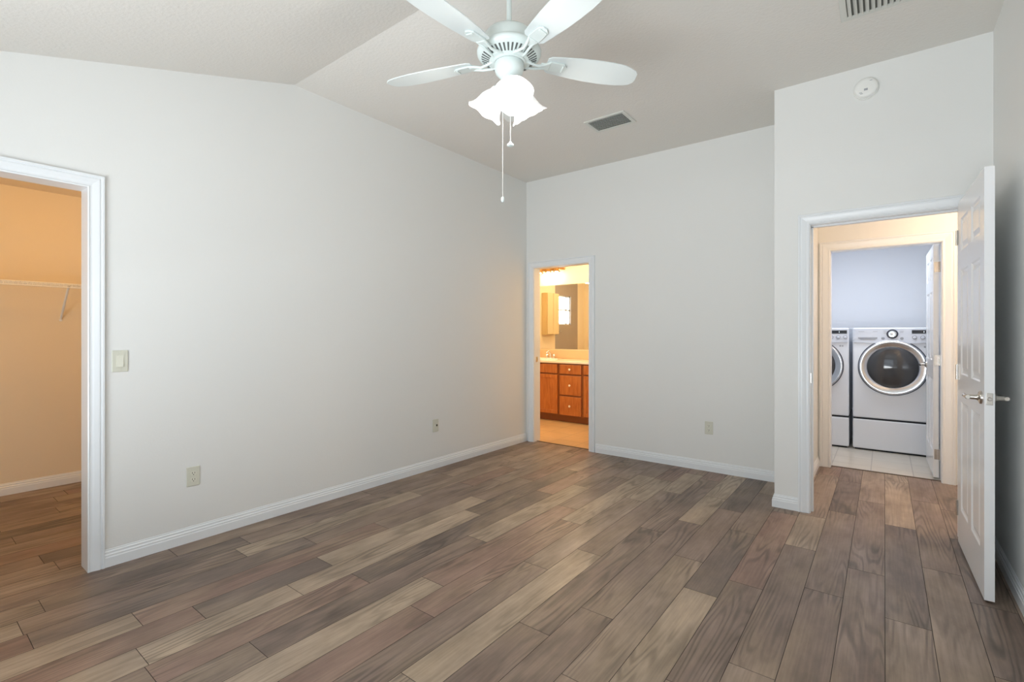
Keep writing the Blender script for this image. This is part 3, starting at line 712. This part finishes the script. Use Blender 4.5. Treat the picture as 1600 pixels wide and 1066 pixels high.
# ---------------------------------------------------------------- bathroom vanity
M['woodgapshade'] = mat('maple_gap_shade', srgb(138, 76, 32), 0.4, vary=.2)  # maple darkened so the carcass carries the shadow gaps between fronts
van = thing('bathroom_vanity', 'honey maple bathroom vanity cabinet with drawers and round knobs', 'vanity cabinet', (-3.5, 5.90, 0))
VX = -3.5
def vb(x0, x1, y0, y1, z0, z1): return MB().box(x0 - VX, x1 - VX, y0 - 5.90, y1 - 5.90, z0, z1)
mb = vb(-4.95, -2.35, 5.90, 6.449, .095, .835); mb.box(-1.45, 1.15, .075, .549, 0, .095); mb.build('carcass', 'woodgapshade', van)
def front(name, x0, x1, z0, z1, shaker, knob=None):
    if shaker:
        f = vb(x0, x1, 5.888, 5.90, z0, z1)
        s_ = .05
        for a, b, c, d in ((x0, x1, z0, z0 + s_), (x0, x1, z1 - s_, z1), (x0, x0 + s_, z0 + s_, z1 - s_), (x1 - s_, x1, z0 + s_, z1 - s_)):
            f.box(a - VX, b - VX, -.020, -.012, c, d)
        o = f.build(name, 'wood', van, bevel=.0015)
    else:
        o = vb(x0, x1, 5.880, 5.90, z0, z1).build(name, 'wood', van, bevel=.005)
    if knob:
        MB().lathe([(.006, 0), (.006, .012), (.015, .018), (.016, .024), (.010, .030), (0, .031)], 20, tr(knob[0] - VX, -.020, knob[1]) @ rot('X', 90)).build('knob', 'knob', o)
for x0, x1, kx in ((-4.10, -3.705, None), (-4.53, -4.13, None), (-3.28, -2.90, None), (-2.87, -2.50, None)):
    front('cabinet_door', x0, x1, .115, .675, True); front('drawer_front', x0, x1, .695, .822, False)
for z0, z1 in ((.690, .822), (.395, .670), (.110, .375)): front('drawer', -3.665, -3.318, z0, z1, False, (-3.491, (z0 + z1) / 2))
ct = vb(-4.97, -2.33, 5.872, 6.449, .838, .872).build('vanity_counter', 'counter', None, bevel=.006); ct.location = (VX, 5.90, 0)
tag(ct, 'pale cream countertop lying on the bathroom vanity cabinet', 'countertop')
bs = MB().box(-4.97, -2.33, 6.425, 6.449, .873, 1.005).build('backsplash', 'splash', bevel=.002, loc=(-3.65, 6.437, .873)); tag(bs, 'low tan backsplash strip between vanity countertop and mirror', 'backsplash')
# basin rim
sk = MB(); prof = []
seg = 48; v = []; f = []
for j, (a, b, z) in enumerate([(.255, .195, .0), (.25, .19, .012), (.235, .175, .014), (.215, .155, .004), (.16, .11, -.001)]):
    for i in range(seg):
        t_ = 2 * math.pi * i / seg; v.append((a * math.cos(t_), b * math.sin(t_), z))
for j in range(4):
    for i in range(seg): f.append((j * seg + i, j * seg + (i + 1) % seg, (j + 1) * seg + (i + 1) % seg, (j + 1) * seg + i))
f.append(tuple(range(4 * seg, 5 * seg))[::-1]); f.append(tuple(range(seg)))
sk.add(v, f, True); o = sk.build('wash_basin', 'porcelain'); o.location = (-4.13, 6.13, .873); tag(o, 'oval white wash basin set in the vanity countertop', 'basin')
fc = thing('basin_faucet', 'polished two handle faucet behind the oval wash basin', 'faucet', (-4.13, 6.36, .872))
mb = MB(); mb.box(-.08, .08, -.022, .022, 0, .012); mb.tube([(0, 0, .01), (0, 0, .07), (0, -.03, .11), (0, -.08, .115), (0, -.105, .09)], [.014, .012, .011, .010, .010], 12); mb.build('spout', 'chrome2', fc)
for s_ in (-1, 1):
    MB().lathe([(.018, .01), (.014, .03), (.020, .045), (.026, .055), (.020, .068), (0, .072)], 16, tr(s_ * .062, 0, 0)).build('handle', 'chrome2', fc)
o = box(-5.0, -2.6, BY - .008, BY - .001, 1.02, 2.02).build('vanity_mirror', 'mirror'); tag(o, 'large frameless mirror on the bathroom wall above the vanity', 'mirror')
# vanity light
vl = thing('vanity_light', 'brass vanity light bar with three glowing bell shades above the mirror', 'wall light', (-4.16, BY, 2.28))
MB().box(-.25, .25, -.02, 0, -.03, .03).build('back_plate', 'brass', vl, bevel=.008)
for x in (-.155, 0, .155):
    a = MB().tube([(x, -.015, 0), (x, -.05, .03), (x, -.09, .03), (x, -.11, .005)], .007, 10).build('lamp_arm', 'brass', vl)
    MB().lathe([(.018, .02), (.024, .01), (.030, -.01), (.044, -.045), (.056, -.060)], 28, tr(x, -.11, -.005), cap=False).build('lamp_shade', 'brass', a)
    MB().lathe([(0, 0), (.018, -.01), (.028, -.035), (.022, -.055), (0, -.062)], 20, tr(x, -.11, -.012)).build('bulb', 'bbulb', a)
point('vanity_bulb_light', (-4.16, BY - .16, 2.17), 6, WARM2, .04)
# bathroom wall cabinet seen in the mirror, towel bar
cb = thing('wall_cabinet', 'cream wall cabinet reflected at the left side of the bathroom mirror', 'cabinet', (-6.0, 3.74, 1.24))
MB().box(0, .14, -.21, .26, 0, .92).build('cabinet_box', 'cream', cb, bevel=.003)
MB().box(.14, .16, -.205, .02, .005, .915).build('cabinet_door', 'cream', cb, bevel=.006)
MB().box(.14, .16, .03, .255, .005, .915).build('cabinet_door', 'cream', cb, bevel=.006)
st = thing('shower_valve', 'metal shower lever on the tiled wall below the reflected window', 'shower fitting', (-6.0, 3.36, 1.31))
MB().lathe([(.045, 0), (.043, .008), (.018, .012), (.016, .05)], 24, rot('Y', 90)).build('escutcheon', 'chrome', st)
MB().tube([(.05, 0, 0), (.055, -.06, .005), (.055, -.11, .0)], .009, 10).build('lever', 'chrome', st)
